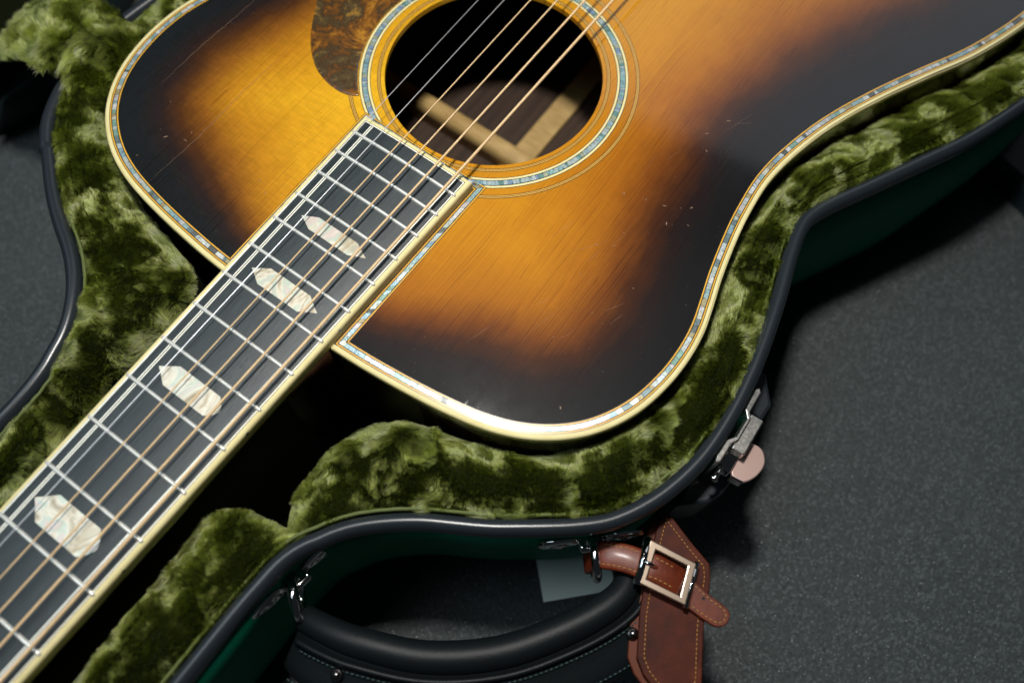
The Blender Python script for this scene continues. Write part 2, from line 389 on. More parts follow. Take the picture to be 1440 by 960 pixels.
# top
def sound_board():
    nt_, nr = 540, 52
    ang = np.linspace(0, 2*math.pi, nt_, endpoint=False)
    op = np.vstack([outline, outline[:1]]); rel = op-hc
    A = np.unwrap(np.arctan2(rel[:, 1], rel[:, 0])); R = np.hypot(rel[:, 0], rel[:, 1])
    if A[-1] < A[0]: A = A[::-1]; R = R[::-1]
    base = A[0]; a2 = (ang-base) % (2*math.pi)+base
    Ro = np.interp(a2, A, R)-.9
    V = []; 
    for r in range(nr+1):
        t = (r/nr)
        rad = RH+(Ro-RH)*t
        V += [(hc[0]+rad[i]*math.cos(ang[i]), hc[1]+rad[i]*math.sin(ang[i]), ZT) for i in range(nt_)]
    V = np.array(V)
    # real distance to the rim
    seg = outline
    D = np.full(len(V), 1e9)
    for s0 in range(0, len(seg), 1):
        a = seg[s0]; b = seg[(s0+1) % len(seg)]; ab = b-a
        t = np.clip(((V[:, :2]-a)@ab)/(ab@ab), 0, 1)
        q = a+t[:, None]*ab; D = np.minimum(D, np.hypot(V[:, 0]-q[:, 0], V[:, 1]-q[:, 1]))
    nk = np.exp(-((np.abs(V[:, 1])-26)/34)**2)*np.exp(-((V[:, 0]-360)/55)**2)
    E = D*(1+.95*nk)
    wb = np.exp(-((V[:, 0]-640)/90)**2)*(V[:, 1] < 0)
    E = E-5*wb*np.clip(D/30, 0, 1)                          # burst reaches further in below the waist
    F = [(r*nt_+i, r*nt_+(i+1) % nt_, (r+1)*nt_+(i+1) % nt_, (r+1)*nt_+i) for r in range(nr) for i in range(nt_)]
    b = B(); b.add(V, [f[::-1] if False else f for f in F])
    # thickness of the hole edge
    n0 = len(b.V); ring = [(hc[0]+RH*math.cos(a), hc[1]+RH*math.sin(a)) for a in ang]
    b.V += [(x, y, ZT) for x, y in ring]+[(x, y, ZT-2.7) for x, y in ring]
    b.F += [(n0+i, n0+nt_+i, n0+nt_+(i+1) % nt_, n0+(i+1) % nt_) for i in range(nt_)]
    o = b.make('soundboard', spruce, guitar)
    at = o.data.attributes.new('edge', 'FLOAT', 'POINT')
    at.data.foreach_set('value', np.r_[E, np.full(2*nt_, 80.)].astype(np.float32))
    # underside so that the inside is dark
    V2 = np.vstack([np.c_[V[:nt_, :2], np.full(nt_, ZT-2.7)], np.c_[V[-nt_:, :2], np.full(nt_, ZT-2.7)]])
    mesh('soundboard_underside', V2, [(i, nt_+i, nt_+(i+1) % nt_, (i+1) % nt_) for i in range(nt_)], raw_spruce, guitar)
    return ang
sound_board()
# sides and back
V, F = sweep(outline, [(.5, ZT-2.9), (.5, -60), (.5, -104)], True)
mesh('sides', V, F, rosewood, guitar, True)
V, F = sweep(outline, [(2.6, -104), (2.6, ZT-2.6)], True)
mesh('sides_inner_face', V, F, inner_wood, guitar, True)
bo = outline
mesh('back', [(x, y, -105) for x, y in bo]+[(x, y, -108) for x, y in bo],
     tri(bo)+[tuple(i+NO for i in reversed(t)) for t in tri(bo)]+[(i, (i+1) % NO, NO+(i+1) % NO, NO+i) for i in range(NO)], rosewood, guitar)
inn = outline+normals2(outline, True)*2.5
mesh('back_inner_face', [(x, y, -104.6) for x, y in inn], tri(inn), inner_wood, guitar)
b = B(); b.add(*prism([(372,-7),(850,-7),(850,7),(372,7)], -104.5, -101.8, 1.)); b.make('back_centre_strip', raw_spruce, guitar)
for xb in (420, 526, 655, 770):
    wy = np.interp(xb, [p[0] for p in half], [p[1] for p in half])-4
    b = B(); b.add(*prism([(xb-5,-wy),(xb+5,-wy),(xb+5,wy),(xb-5,wy)], -104.4, -88, 3.5)); b.make('back_brace', raw_spruce, guitar, True)
b = B()
V, F = sweep(outline, [(2.8, ZT-3), (8, ZT-3), (8, ZT-8), (2.8, ZT-16)], True); b.add(V, F)
V, F = sweep(outline, [(2.8, -92), (8, -99), (8, -104), (2.8, -104.2)], True); b.add(V, F)
b.make('lining_strip', raw_spruce, guitar)

# edging: ivoroid binding, then black/amber/abalone lines mitred round the fingerboard
V, F = sweep(body_path, [(.35, ZT-3.3), (-.02, ZT-3.15), (-.02, ZT-1.3), (.12, ZT-.55), (.5, ZT-.1), (1.1, ZT+.06), (2.2, ZT+.06)], cap=False)
mesh('body_binding', V, F, ivory, guitar, True)
XE = 452.0
MP = normals2(body_path, False)
inset = body_path+MP*2.2
inset = inset[(np.abs(inset[:, 1]) > hw(360)+.15)]
notch = [(inset[-1][0], hw(360)+.1)]+[(x, hw(x)+.1) for x in np.linspace(375, XE, 8)]+[(XE+.1, y) for y in np.linspace(hw(XE)+.1, -hw(XE)-.1, 9)][0:0]
path = np.vstack([inset, [(inset[-1][0], hw(362)+.1)], [(XE+.1, hw(XE)+.1)], [(XE+.1, -hw(XE)-.1)], [(inset[0][0], -hw(362)-.1)]])
# keep only distinct points
pp = [path[0]]
for q in path[1:]:
    if np.linalg.norm(q-pp[-1]) > .3: pp.append(q)
path = np.array(pp)
def dens(path):      # add points on the long straight notch sides
    out = []
    for i in range(len(path)):
        a = path[i]; b_ = path[(i+1) % len(path)]; L = np.linalg.norm(b_-a); n = max(1, int(L/6))
        out += [a+(b_-a)*t for t in np.linspace(0, 1, n, endpoint=False)]
    return np.array(out)
z1 = ZT+.05
def strip(path, a, b_, m, name, z=z1, closed=True):
    V, F = sweep(path, [(a, z), (b_, z)], closed); return mesh(name, V, F, m, guitar)
strip(path, 0, .3, black_line, 'purfling_line', z1+.01)
strip(path, .3, .85, amber, 'purfling_line', z1+.02)
strip(path, .85, 1.2, black_line, 'purfling_line', z1+.01)
strip(path, 3.05, 3.4, black_line, 'purfling_line', z1+.01)
strip(path, 3.4, 3.95, amber, 'purfling_line', z1+.02)
strip(path, 3.95, 4.2, black_line, 'purfling_line', z1+.01)
PAL = [(.62,.68,.68),(.85,.86,.84),(.4,.58,.6),(.35,.52,.62),(.75,.7,.72),(.78,.75,.62),(.3,.5,.42),(.62,.72,.66),(.16,.17,.17),(.5,.42,.24),(.7,.78,.82),(.9,.9,.9),(.22,.3,.32)]
def abalone_strip(P, a, b_, z, name, closed=True, pal=PAL, lmin=1.3, lmax=4.6):
    """irregular shell chips laid end to end, each a face of its own with a small tilt and tint"""
    Q = np.vstack([P, P[:1]]) if closed else P
    M = normals2(P, closed); M = np.vstack([M, M[:1]]) if closed else M
    d = np.r_[0, np.cumsum(np.linalg.norm(np.diff(Q, axis=0), axis=1))]
    f = lambda s, off: (np.array([np.interp(s, d, Q[:, 0]), np.interp(s, d, Q[:, 1])])+off*np.array([np.interp(s, d, M[:, 0]), np.interp(s, d, M[:, 1])]))
    cuts = [0.]; 
    while cuts[-1] < d[-1]-lmax: cuts.append(cuts[-1]+random.uniform(lmin, lmax))
    cuts.append(d[-1]); V = []; F = []; T = []
    # split at corners of the path
    for i in range(len(cuts)-1):
        s0, s1 = cuts[i]+.06, cuts[i+1]-.06
        sk0 = (random.random()-.5)*.7; sk1 = (random.random()-.5)*.7
        corner = [x for x in d if s0+.02 < x < s1-.02]
        ss = [s0]+corner+[s1]; n0 = len(V)
        t1, t2 = random.uniform(-.05, .05), random.uniform(-.05, .05)
        for jx, s_ in enumerate(ss):
            sh = sk0 if jx == 0 else (sk1 if jx == len(ss)-1 else 0)
            p0 = f(np.clip(s_-sh*.5, 0, d[-1]), a); p1 = f(np.clip(s_+sh*.5, 0, d[-1]), b_)
            V += [(*p0, z+t1), (*p1, z+t2)]
        for jx in range(len(ss)-1):
            F.append((n0+2*jx, n0+2*jx+2, n0+2*jx+3, n0+2*jx+1)); T.append(random.choice(pal))
        c0 = T[-1]
        for jx in range(len(ss)-1): T[-1-jx] = c0
    o = mesh(name, V, F, abalone, guitar, kind='stuff')
    ca = o.data.attributes.new('tint', 'FLOAT_COLOR', 'FACE')
    ca.data.foreach_set('color', np.c_[np.array(T), np.ones(len(T))].astype(np.float32).ravel())
    return o
strip(path, 1.2, 3.05, black_line, 'abalone_bed', z1-.02)
abalone_strip(path, 1.22, 3.03, z1+.05, 'abalone_edging')

# rosette rings
def ring(r0, r1, m, name, z=z1, n=200, a0=0, a1=2*math.pi):
    an = np.linspace(a0, a1, n, endpoint=False)
    V = [(hc[0]+r*math.cos(a), hc[1]+r*math.sin(a), z) for r in (r0, r1) for a in an]
    F = [(i, n+i, n+(i+1) % n, (i+1) % n) for i in range(n)]
    return mesh(name, V, F, m, guitar)
for r0, r1, m in [(52.6,52.9,black_line),(52.9,53.3,ring_wood),(53.3,53.55,black_line),(53.55,54.0,ring_wood),(54.0,54.3,black_line),
                  (57.4,57.65,black_line),(57.65,58.6,ivory),(58.6,58.9,black_line),(61.2,61.5,black_line),(61.5,62.5,ivory),(62.5,62.8,black_line),
                  (66.2,66.5,black_line),(66.5,66.95,ring_wood),(66.95,67.2,black_line),(67.2,67.65,ring_wood),(67.65,67.95,black_line)]:
    ring(r0, r1, m, 'rosette_ring', z1-.03)
ring(58.9, 61.2, black_line, 'rosette_bed', z1-.035)
an = np.linspace(0, 2*math.pi, 200, endpoint=False)
rp_ = np.stack([hc[0]+58.9*np.cos(an), hc[1]+58.9*np.sin(an)], 1)
abalone_strip(rp_[::-1], .05, 2.25, z1+.04, 'abalone_rosette', pal=[(.3,.5,.6),(.35,.6,.62),(.3,.42,.62),(.55,.66,.68),(.2,.38,.36),(.5,.55,.4),(.6,.7,.72),(.45,.62,.7)], lmin=.8, lmax=2.4)

# tortoiseshell pickguard hugging the rosette
a_ = np.radians(np.linspace(138, 62, 30))
inner = [(hc[0]+63.2*math.cos(a), hc[1]+63.2*math.sin(a)) for a in a_]
outer = catmull([(540,58),(575,68),(603,86),(600,108),(570,119),(535,115),(505,101.5),(490,93),(474,82.5),(463.5,71),(459,60.5),(458.2,50),(460.5,43)], 8)
pg = np.vstack([inner, outer[3:-2]])
P_ = np.array(pg); 
b = B(); V, F = prism(P_, ZT-.02, ZT+.75, .35)
ar = .5*np.sum(P_[:, 0]*np.roll(P_[:, 1], -1)-np.roll(P_[:, 0], -1)*P_[:, 1]); N_ = len(P_)
Vn = np.array(V); top = Vn[3*N_:4*N_]
F = F[:-2]+[tuple(3*N_+i for i in t) for t in tri(top)]
mesh('pickguard', V, F, tortoise, guitar, True)

# bridge and saddle (beyond the frame)
b = B(); b.add(*prism(catmull([(636,-76),(636,0),(636,76),(640,78),(652,76),(664,40),(664,-40),(652,-76),(640,-78)], 5, True), ZT, ZT+8, 2)); b.make('bridge', ebony, guitar, True)
b = B(); b.add(*prism([(643.5,-36),(646.5,-36),(646.5,36),(643.5,36)], ZT+7, 5.2, .6)); b.make('saddle', ivory, guitar)
for i in range(6):
    y = 26.5-i*10.6
    b = B(); b.add(*tube([(655, y, -2), (655, y, 2.2), (655, y, 4)], [2.4, 2.6, 1.2], 10)); b.make('bridge_pin', ivory, guitar, True)

# fingerboard
X0 = -3.0
fb_path = np.array([(x, -hw(x)) for x in np.linspace(X0, XE, 50)]+[(XE, y) for y in np.linspace(-hw(XE), hw(XE), 20)[1:-1]]+[(x, hw(x)) for x in np.linspace(XE, X0, 50)])
def fb(prof, m, name, smooth=True):
    V, F = sweep(fb_path, prof, zf=arch); return mesh(name, V, F, m, guitar, smooth)
fb([(.1, ZT+.9), (0, ZT+1.1), (0, -1.6), (.1, -.95), (.38, -.45), (.85, -.12), (1.4, 0), (2.1, .01)], ivory, 'fingerboard_binding')
fb([(2.1, .01), (2.35, .01)], black_line, 'fingerboard_line', False)
fb([(2.35, .015), (2.85, .015)], white_line, 'fingerboard_line', False)
fb([(2.85, .01), (3.15, .01)], black_line, 'fingerboard_line', False)
V = []; F = []; xs = np.linspace(X0, XE-3.1, 90); ny = 16
for x in xs:
    for q in np.linspace(-1, 1, ny): 
        y = q*(hw(x)-3.1); V.append((x, y, arch(x, y)))
for i in range(len(xs)-1):
    for j in range(ny-1): F.append((i*ny+j, (i+1)*ny+j, (i+1)*ny+j+1, i*ny+j+1))
mesh('fingerboard', V, F, ebony, guitar, True)
for sgn in (-1, 1):
    for a, b_, m in ((6.1, 6.6, white_line), (6.6, 7.0, black_line), (7.0, 7.5, white_line)):
        xs_ = np.linspace(0, XE-3.2, 60); V = []
        for x in xs_:
            for o_ in (a, b_):
                y = sgn*(hw(x)-o_); V.append((x, y, arch(x, y)+(.05 if m is white_line else .045)))
        mesh('inset_line', V, [((2*i), 2*i+2, 2*i+3, 2*i+1) if sgn < 0 else (2*i+1, 2*i+3, 2*i+2, 2*i) for i in range(len(xs_)-1)], m, guitar)
# under-side of the fingerboard and neck
V, F = sweep(np.array([(x, 0) for x in np.linspace(-2, 352, 40)]), [(math.cos(t), math.sin(t)) for t in np.linspace(0, 0, 1)])
V = []; F = []; xs = np.linspace(-2, 358, 40); nn = 18
for x in xs:
    wd = hw(x)-.2; dp = 14+3*x/358+max(0, (x-325)/33)**2*60
    for t in np.linspace(0, math.pi, nn):
        V.append((x, wd*math.cos(t), -5.6-dp*math.sin(t)**.85))
for i in range(len(xs)-1):
    for j in range(nn-1): F.append((i*nn+j, i*nn+j+1, (i+1)*nn+j+1, (i+1)*nn+j))
F += [((i)*nn, (i+1)*nn, (i+1)*nn+nn-1, i*nn+nn-1) for i in range(len(xs)-1)]
mesh('neck', V, F, mahogany, guitar, True)
b = B(); b.add(*prism([(336,-13),(358.3,-16),(358.3,16),(336,13)], -104, -6, 1)); b.make('neck_heel', mahogany, guitar, False)
b = B(); b.add(*prism([(-6,-21.6),(-3,-21.6),(-3,21.6),(-6,21.6)], -7, 1.3, .5)); b.make('nut', ivory, guitar)
b = B(); b.add(*prism([(-6,-21),(-20,-30),(-170,-37),(-190,-34),(-190,34),(-170,37),(-20,30),(-6,21)], -24, -9, .8)); b.make('headstock', mahogany, guitar)
for i in range(3):
    for s_ in (-1, 1):
        x, y = -50-i*40, s_*22
        b = B(); b.add(*tube([(x, y, -10), (x, y, 2)], 3.2, 12)); b.make('tuning_post', chrome, guitar, True)

# frets
def fret(d):
    h = hw(d)-1.15; prof = [(-1.15, .0), (-1.12, .28), (-.85, .68), (-.45, .92), (0, 1.0), (.45, .92), (.85, .68), (1.12, .28), (1.15, .0)]
    ys = [-h-.0, -h+.15, -h+.5, -h+1.1]+list(np.linspace(-h+3, h-3, 20))+[h-1.1, h-.5, h-.15, h]
    V = []; n = len(prof)
    for y in ys:
        e_ = min(1., max(.0, (h-abs(y))/1.1)); f_ = math.sqrt(max(0, 1-(1-e_)**2))
        for px_, pz in prof: V.append((d+.68*px_*(.45+.55*f_), y, arch(d, y)+pz*(.12+.88*f_)))
    F = [(i*n+j, i*n+j+1, (i+1)*n+j+1, (i+1)*n+j) for i in range(len(ys)-1) for j in range(n-1)]
    F += [tuple(reversed(range(n))), tuple(range((len(ys)-1)*n, len(ys)*n))]
    return mesh('fret', V, [f[::-1] for f in F], nickel, guitar, True)
FR = lambda n: 645.2*(1-2**(-n/12))
for n_ in range(1, 21): fret(FR(n_))

# pearl hexagon inlays
def inlay(n_, hwid, hl=17.3, sh=10.5, cy=.6, hb_=None):
    hb_ = hb_ or hl
    cx = (FR(n_)+FR(n_-1))/2
    if n_ == 12: cx = (FR(12)+FR(11))/2
    ys = list(np.linspace(-hb_, -sh, 5))+list(np.linspace(-sh, sh, 9))[1:-1]+list(np.linspace(sh, hl, 5))
    V = []
    for y in ys:
        he = hl if y > 0 else hb_; wv_ = hwid*(1 if abs(y) <= sh else max(.04, ((he-abs(y))/(he-sh))**(1. if y > 0 or hb_ == hl else .6)))
        sl = -.9*np.sign(y)*(1-wv_/hwid)*0
        for s_ in (-1, 0, 1): V.append((cx+s_*wv_+sl, y+cy, arch(cx, y+cy)+.06))
    F = []
    for i in range(len(ys)-1):
        for s_ in (0, 1): F.append((3*i+s_, 3*i+s_+1, 3*i+4+s_, 3*i+3+s_))
    return mesh('pearl_inlay', V, F, pearl, guitar)
for n_, wd_ in ((3, 9.5), (5, 8.6), (7, 7.4), (9, 6.0), (12, 4.7), (15, 4.2), (17, 3.4)): inlay(n_, wd_, hb_=(14.6 if n_ in (9, 12) else None))
for n_ in (3, 5, 7, 9, 12, 15):
    x = (FR(n_)+FR(n_-1))/2; y = -hw(x)
    b = B(); b.add(*tube([(x, y+.2, -2.4), (x, y-.12, -2.4)], .75, 12)); b.make('side_dot', black_line, guitar)

# strings
dia = [.33, .43, .62, .82, 1.08, 1.36]
for i in range(6):
    q = i/5.; y0 = 18.6-37.2*q; y1 = 27-54*q
    xs = np.linspace(-4, 645, 60)
    zc = lambda x, y: 1.75+(x+4)/649*3.6-(y*y)/900.+dia[i]/2
    Pp = np.array([(x, y0+(y1-y0)*(x+4)/649, zc(x, y0+(y1-y0)*(x+4)/649)) for x in xs])
    Pp = np.vstack([[(-50-40*(2-abs(i-2.5)), (22 if i < 3 else -22)*.9, -4)], Pp, [(655, y1, -1)]])
    V, F = tube(Pp, dia[i]/2, 10); mesh('string', V, F, steel if i < 2 else bronze, guitar, True)

# lacquer cracks on the treble side, thin slivers standing a hair proud
crack_mat = mat('lacquer_crack', (.16,.1,.06), .5)
for y, xa, xb in ((86.5, 371, 462), (120.5, 412, 480)):
    xs = np.linspace(xa, xb, 40); V = []
    for j, x in enumerate(xs):
        yy = y+.5*math.sin(x*.09)+.15*math.sin(x*.7); wd = .08*math.sin(math.pi*j/39)+.01
        V += [(x, yy-wd, ZT+.03), (x, yy+wd, ZT+.03)]
    mesh('lacquer_crack', V, [(2*j, 2*j+2, 2*j+3, 2*j+1) for j in range(39)], crack_mat, guitar)

# fine old scratches and dents in the lacquer, as slivers standing a hair proud
def scratches():
    r_ = random.Random(5); b = B()
    def one(x, y, a, L, w, bend):
        n = 7; P_ = []
        for j in range(n):
            t = j/(n-1)-.5; P_.append((x+math.cos(a)*L*t-math.sin(a)*bend*(t*t), y+math.sin(a)*L*t+math.cos(a)*bend*(t*t)))
        V = []
        for j, q in enumerate(P_):
            ww = w*math.sin(math.pi*(j+.3)/(n-.4))*r_.uniform(.6, 1.2); V += [(q[0]+math.sin(a)*ww, q[1]-math.cos(a)*ww, ZT+.02), (q[0]-math.sin(a)*ww, q[1]+math.cos(a)*ww, ZT+.02)]
        b.add(V, [(2*j, 2*j+2, 2*j+3, 2*j+1) for j in range(n-1)])
    for i in range(26):      # small nicks along the bass upper bout and the treble shoulder
        if i % 3: x, y = r_.uniform(392, 560), -r_.uniform(84, 122)
        else: x, y = r_.uniform(366, 410), r_.uniform(40, 118)
        one(x, y, r_.uniform(0, 3.14), r_.uniform(.8, 2.6), r_.uniform(.08, .28), r_.uniform(-.6, .6))
    for i in range(14):      # hairlines
        x, y = r_.uniform(400, 560), -r_.uniform(70, 124); one(x, y, r_.gauss(-.35, .35), r_.uniform(7, 22), .035, r_.uniform(-2, 2))
    b.make('lacquer_scratches', scratch_mat, guitar, kind='stuff')
scratch_mat = mat('bare_scratch', (.2,.12,.07), .6)
scratches()

# ------------------------------------------------------------------ the case
case = empty('guitar_case', (560, 0, -ZF), 'open green guitar case with black edging and olive plush lining around the guitar', 'guitar case')
ZR = -21.0
pair = lambda r, i, dz=0: (r[0], r[1], i[0], i[1], dz)
bassP = [pair((120,-62),(120,-33)),pair((200,-62),(200,-31)),pair((240,-62),(244,-29)),pair((262,-62),(268,-27.5)),pair((274,-62.5),(281,-28),0),pair((282,-63),(289,-36),-1),pair((289,-64.5),(292,-47),-4),
 pair((295,-67),(294,-55),-7),pair((299,-69.5),(300,-52.5),-3),pair((305,-73),(311,-49.5)),pair((312,-78.5),(324,-49)),pair((320,-87),(338,-52)),pair((328,-97.5),(350.5,-60)),pair((334.5,-108.5),(358,-72)),pair((341,-119.5),(363,-88)),
 pair((347,-128),(366.5,-101)),pair((354,-137.5),(371.5,-112)),pair((361.5,-147),(378.5,-122)),pair((371,-156.5),(389,-132.5)),pair((385,-164.5),(403,-140)),pair((400,-169.5),(418,-145.5)),pair((415,-172),(432,-148.5)),pair((432,-172.2),(446,-148.5)),pair((449,-170.8),(462,-145.5)),
 pair((467,-168),(478,-141)),pair((490,-163),(500,-137)),pair((512,-157),(520,-134.8)),pair((530,-154),(538,-134.5)),pair((544,-158),(553,-137.5)),pair((566,-169.5),(574,-143.5)),pair((591,-182.5),(600,-154)),pair((618,-196),(626,-167)),pair((656,-210),(656,-182)),
 pair((700,-224),(690,-194)),pair((752,-231),(745,-200.5)),pair((805,-228),(790,-196.5)),pair((852,-211),(824,-182)),pair((884,-178),(850,-152)),pair((899,-128),(861,-112)),pair((905,-60),(865,-55)),pair((906,0),(866,0))]
bassI = bassP[17:]
trebP = [pair((r[0], -r[1]), (r[2], -r[3])) for r in [(q[0], q[1], q[2], q[3]) for q in bassI[:-1]][::-1]]
trebP += [pair((361.5,146),(378,121.5)),pair((353,135),(371,112)),pair((345,124),(366,101)),pair((337.5,111.5),(362.5,88)),pair((331,99),(360,72)),pair((325,90),(356.5,57)),pair((318,82),(350,48)),pair((311,76),(338,44.5)),pair((305,72),(324,42)),pair((299,69),(308,43)),pair((293,67),(298,46.5),-1),pair((287,65),(290,44),-2),pair((280,63.5),(280,46),-6),pair((272,62.5),(270,42),-3),pair((262,62),(258,38)),pair((246,62),(244,35)),pair((220,62),(220,34)),pair((200,62),(200,34)),pair((120,62),(120,34))]
pairs = catmull(np.array(bassP+trebP, float), 6)
pairs = resample(pairs, 3.0)
RP = pairs[:, :2]; IP = pairs[:, 2:4]; DZ = pairs[:, 4]
NP_ = len(pairs)
TT = [(0., 0), (.08, 1.6), (.2, 4.2), (.35, 6.2), (.52, 6.6), (.68, 5.6), (.82, 3.2), (.92, .2), (.985, -4.0), (1.0, -10), (1.02, -30), (1.03, -60), (1.03, -108)]
def lump(x, y): return 1.6*math.sin(x*.071+1.3*math.sin(y*.06))+1.3*math.sin(y*.083+x*.05)
G = np.zeros((NP_, len(TT), 3))
for i in range(NP_):
    r = RP[i]; q = IP[i]; L = np.linalg.norm(q-r)
    for j, (t, z) in enumerate(TT):
        p = r+(q-r)*min(t, 1.03); f_ = min(1, L/26.)
        zz = ZR-3.5*min(t, 1)+(z if z < 0 else z*f_)+(DZ[i]*(1.0 if t > .3 else t*3) if z > -20 else 0)+(lump(*p)*min(1, 4*t) if 0 < t < .98 else 0)
        G[i, j] = (p[0], p[1], zz)
nT = len(TT)
lining = mesh('plush_lining', G.reshape(-1, 3), [(i*nT+j, i*nT+j+1, (i+1)*nT+j+1, (i+1)*nT+j) for i in range(NP_-1) for j in range(nT-1)], plush_base, case, True)
fl_ = np.vstack([RP+0]); 
mesh('lining_bottom', [(x, y, -118) for x, y in RP], tri(RP), plush_base, case)

# shell walls, edging
M_ = normals2(RP, False)
V, F = sweep(RP, [(.6, ZR+1), (-2.6, ZR+1), (-2.9, -60), (-2.2, -100), (0., -122), (6, -129.6), (14, -129.8)])
mesh('case_shell', V, F, shell_mat, case, True)
prof = []
for t in np.linspace(0, 2*math.pi, 14, endpoint=False):
    prof.append((-1.2+3.5*math.cos(t), ZR+1.0+4.6*math.sin(t)-(.8 if math.sin(t) < 0 else 0)))
V, F = sweep(RP, prof, loop=True, cap=True)
mesh('edging', V, F, rim_mat, case, True)
# welt of the lining just inside the edging
Wp = RP+M_*3.6
b = B(); b.add(*tube(np.c_[Wp, np.full(len(Wp), ZR+2.6)+.25*np.sin(np.arange(len(Wp))*1.7)], .8, 6)); 
welt_mat = mat('olive_welt', (.07,.09,.02), .7); b.make('lining_welt', welt_mat, case, True)

# plush fibres
def vnoise(x, y, s, seed):
    r_ = np.random.default_rng(seed); tb = r_.uniform(-1, 1, (97, 97))
    u = x/s; v = y/s; iu = np.floor(u).astype(int); iv = np.floor(v).astype(int); fu = u-iu; fv = v-iv
    fu = fu*fu*(3-2*fu); fv = fv*fv*(3-2*fv)
    T = lambda a, b_: tb[a % 97, b_ % 97]
    return (T(iu, iv)*(1-fu)+T(iu+1, iv)*fu)*(1-fv)+(T(iu, iv+1)*(1-fu)+T(iu+1, iv+1)*fu)*fv
def fibres(name, quads, dens, length, parent, seed=1, rad=.075, comb=(0, 0), qa=None):
    """hair curves rooted on a list of quads (4x3 arrays)"""
    Q = np.asarray(quads); r_ = np.random.default_rng(seed)
    a = Q[:, 1]-Q[:, 0]; b_ = Q[:, 3]-Q[:, 0]; nrm = np.cross(a, b_); A = np.linalg.norm(nrm, axis=1)
    cnt = r_.poisson(A*dens); idx = np.repeat(np.arange(len(Q)), cnt); n = len(idx)
    u = r_.random(n)[:, None]; v = r_.random(n)[:, None]; q = Q[idx]
    p = (q[:, 0]*(1-u)+q[:, 1]*u)*(1-v)+(q[:, 3]*(1-u)+q[:, 2]*u)*v
    N = nrm[idx]/A[idx][:, None]; N = np.where((N[:, 2:3] < 0) & (np.abs(N[:, 2:3]) > .15), -N, N)
    x, y = p[:, 0], p[:, 1]
    dx = 1.3*vnoise(x, y, 15, seed+1)+1.0*vnoise(x, y, 6, seed+2)+.3*vnoise(x, y, 1.3, seed+3)+comb[0]
    dy = 1.3*vnoise(x, y, 15, seed+4)+1.0*vnoise(x, y, 6, seed+5)+.3*vnoise(x, y, 1.3, seed+6)+comb[1]
    amp = np.clip(.8+.65*vnoise(x, y, 8, seed+9)+.45*vnoise(x, y, 3.2, seed+10), .08, 1.8)
    if qa is not None: amp = np.clip(amp+np.asarray(qa)[idx], .08, 1.9)
    dx = dx*amp; dy = dy*amp
    L = length*(1+.2*vnoise(x, y, 2.6, seed+7)+.12*r_.uniform(-1, 1, n))*(1+.3*vnoise(x, y, 9, seed+8))
    D = np.stack([dx, dy, .25*r_.normal(0, 1, n)], 1)+.13*r_.normal(0, 1, (n, 3)); D -= N*(D*N).sum(1)[:, None]
    k_ = 5; P = np.zeros((n, k_, 3)); 
    for j in range(k_):
        t = j/(k_-1); bend = .35*t+.65*t*t
        d = N*(t*(1-.28*np.linalg.norm(D, axis=1)[:, None].clip(0, 2)*t))+D*.75*bend
        P[:, j] = p+d*L[:, None]
    P[:, :, 2] += ZF; P *= .001
    hc_ = bpy.data.hair_curves.new(name); hc_.add_curves([k_]*n)
    hc_.attributes['position'].data.foreach_set('vector', P.astype(np.float32).ravel())
    ra = hc_.attributes.get('radius') or hc_.attributes.new('radius', 'FLOAT', 'POINT')
    rr = np.tile(np.array([1, 1, .9, .65, .25])*rad*.001, n); ra.data.foreach_set('value', rr.astype(np.float32))
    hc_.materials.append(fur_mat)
    o = bpy.data.objects.new(name, hc_); COL.objects.link(o); o.parent = parent
    o.matrix_parent_inverse = (WM[parent.name]).inverted() if parent.name in WM else Matrix.Identity(4)
    WM[o.name] = Matrix.Identity(4); o['kind'] = 'stuff'; print(name, n); return o
quads = []; qamp = []
for i in range(NP_-1):
    vis = (RP[i, 0] < 730 and RP[i, 1] < 0) or (RP[i, 1] > 0 and RP[i, 0] < 520)
    if RP[i, 0] < 170: vis = False
    if not vis: continue
    for j in range(1, nT-3):
        quads.append([G[i, j], G[i, j+1], G[i+1, j+1], G[i+1, j]]); qamp.append([0, -.05, -.25, -.3, -.1, .2, .4, .5, .3, .2, 0, 0, 0][j])
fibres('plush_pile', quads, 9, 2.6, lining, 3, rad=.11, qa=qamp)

# ------------------------------------------------------------------ more of the case: lid lying open, strap, handle, latches
Lr = np.array([(q[0], q[1]) for q in trebP], float)
Lr = np.array([(60,62)]+[tuple(q) for q in Lr[::-1]]+[(905,60)], float)
y0 = 221+np.clip((Lr[:, 0]-400)*.065, -30, 40)
lidp = np.stack([Lr[:, 0], 2*y0-Lr[:, 1]], 1)
far = np.array([(905, 2*246-60+0), (905, 560), (850, 650), (750, 672), (640, 650), (540, 600), (440, 615), (370, 590), (300, 500), (60, 500)], float)
lidp = resample(catmull(np.vstack([lidp, far]), 4, True), 6, True)
ZL = -92.0
prof = [(-1.2+4.0*math.cos(t), ZL+4.6*math.sin(t)) for t in np.linspace(0, 2*math.pi, 12, endpoint=False)]
ar = .5*np.sum(lidp[:, 0]*np.roll(lidp[:, 1], -1)-np.roll(lidp[:, 0], -1)*lidp[:, 1])
if ar < 0: lidp = lidp[::-1]
V, F = sweep(lidp, prof, True, loop=True); lid_edge = None
V2, F2 = sweep(lidp, [(.6, ZL), (-2.6, ZL), (-2.8, -118), (3, -129.5)], True)
lid = mesh('case_lid', V2, F2, dark_plastic, case, True)  # lid is the same green; its shade is put into a dark colour
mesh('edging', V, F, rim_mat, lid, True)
V3, F3 = sweep(lidp, [(2.2, ZL+2), (4, ZL-6), (7, -118), (9, -122)], True)
mesh('lid_lining', V3, F3, dark_plastic, lid, True)
